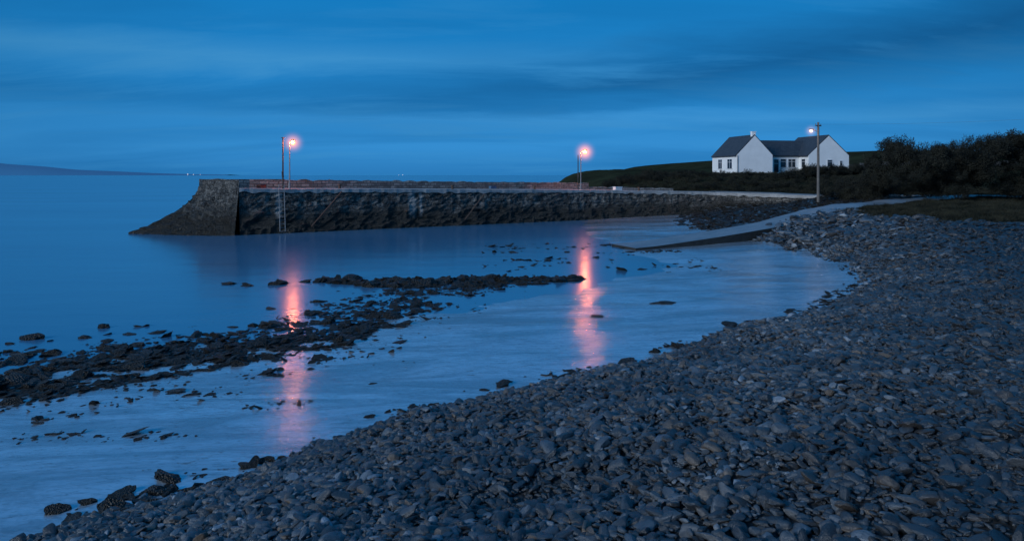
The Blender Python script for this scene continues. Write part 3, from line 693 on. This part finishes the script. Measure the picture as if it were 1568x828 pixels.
# ---------------------------------------------------------------- distant
q=M('distant_hill');q.set(Base_Color=(.05,.21,.37),Roughness=1.0)  # hazy blue of distance put into the hill colour
pts=np.linspace(-12000,-3800,80);V=[];
for x_ in pts:
    t=np.clip((x_+8200)/4400,0,1);h_=290*(1-t)**1.8*(1+.25*mn.noise(Vector((x_*.0013,3,0))))+10
    V+=[(x_,9000,-5),(x_,9200,max(h_,4)),(x_,9800,-5)]
F=[]
for k in range(79):
    a=k*3;F+=[(a,a+3,a+4,a+1),(a+1,a+4,a+5,a+2)]
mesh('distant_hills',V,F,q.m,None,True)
bm=bmesh.new()
for x_,y_,z_,r_ in ((-1425,3000,8,2.2),(-1400,3000,7,1.6),(-1370,3000,7,1.3),(-480,3000,5,1.6),(-497,3000,5,1.2)):
    m4=bmesh.ops.create_icosphere(bm,subdivisions=1,radius=r_)
    for v in m4['verts']: v.co+=Vector((x_,y_,z_))
bmobj('distant_shore_lights',bm,emit('far_light',(1,.85,.75),.8))

# ---------------------------------------------------------------- sky
W=bpy.data.worlds.new('World');S.world=W;W.use_nodes=True;T=W.node_tree;bg=T.nodes['Background']
class WN(M):
    def __init__(s): s.t=T;s.tc=s.n('ShaderNodeTexCoord')
k=WN();sep=k.n('ShaderNodeSeparateXYZ');T.links.new(k.tc.outputs['Generated'],sep.inputs[0]);ex,ey,ez=sep.outputs
zc=k.math('MAXIMUM',ez,0.0);grad=k.ramp(zc,[(0,(.024,.19,.48)),(.04,(.036,.265,.63)),(.12,(.018,.225,.57)),(.26,(.006,.19,.51)),(.6,(.010,.16,.44))])
den=k.math('ADD',zc,.14);cx=k.math('DIVIDE',ex,den);cy=k.math('DIVIDE',ey,den);cv=k.n('ShaderNodeCombineXYZ');T.links.new(cx,cv.inputs[0]);T.links.new(cy,cv.inputs[1])
mp=k.n('ShaderNodeMapping');T.links.new(cv.outputs[0],mp.inputs[0]);mp.inputs['Scale'].default_value=(.35,1.0,1);mp.inputs['Rotation'].default_value=(0,0,.12)
cn=k.noise(mp.outputs[0],.9,5,.55,.5);cn2=k.noise(mp.outputs[0],2.0,6,.62,.4)
az=k.math('DIVIDE',ex,k.math('ADD',k.math('ABSOLUTE',ey),.2))
def bankf(slope,base,wid,a0,a1,c0,amp):
    line=k.math('ADD',k.math('MULTIPLY',az,slope),base)
    dd=k.math('ABSOLUTE',k.math('SUBTRACT',k.math('ADD',zc,k.math('MULTIPLY',k.math('SUBTRACT',cn2,.5),amp)),line))
    return k.math('MULTIPLY',k.mr(dd,.0,wid,1,0),k.mr(az,a0,a1,c0,1))
c=k.mix(k.ramp(cn,[(.36,.3),(.52,0.)]),grad,(.006,.13,.37))
c=k.mix(k.math('MULTIPLY',bankf(.10,.12,.06,-.4,.15,.1,.09),.9),c,(.007,.105,.295))
c=k.mix(k.math('MULTIPLY',bankf(-.02,.095,.03,.3,-.6,.1,.06),.5),c,(.008,.13,.36))
c=k.mix(k.math('MULTIPLY',bankf(.02,.165,.03,.2,-.2,.0,.07),.7),c,(.055,.29,.60))
c=k.mix(k.math('MULTIPLY',bankf(.0,.078,.016,-.5,.1,.2,.04),.6),c,(.055,.30,.65))
c=k.mix(k.ramp(cn2,[(.5,0.),(.70,.35)]),c,(.05,.275,.58))
side=k.mr(k.math('ABSOLUTE',az),.3,.95,1,.72)
c=k.mix(1.0,c,side,'MULTIPLY')
sk=k.n('ShaderNodeTexSky');sk.sky_type='NISHITA';sk.sun_disc=False;sk.sun_elevation=math.radians(-4);sk.sun_rotation=math.radians(216)
c=k.mix(.03,c,sk.outputs[0],'ADD')
T.links.new(c,bg.inputs[0]);bg.inputs[1].default_value=1.0
sd=bpy.data.lights.new('twilight_fill','SUN');sd.energy=2.1;sd.angle=math.radians(18);sd.color=(.80,.89,1.0)
so=link(bpy.data.objects.new('twilight_fill',sd));so.rotation_euler=Vector((.72,.60,-.32)).to_track_quat('-Z','Y').to_euler();so.location=(-30,-30,40)  # fill light added from behind left; the sun itself has set

# ---------------------------------------------------------------- camera
cd=bpy.data.cameras.new('camera');cd.lens=24;cd.sensor_width=36;cd.shift_y=-.0931;cd.clip_end=40000;cd.clip_start=.05
co=link(bpy.data.objects.new('camera',cd));co.location=(0,0,5);co.rotation_euler=(math.radians(90),0,0);S.camera=co
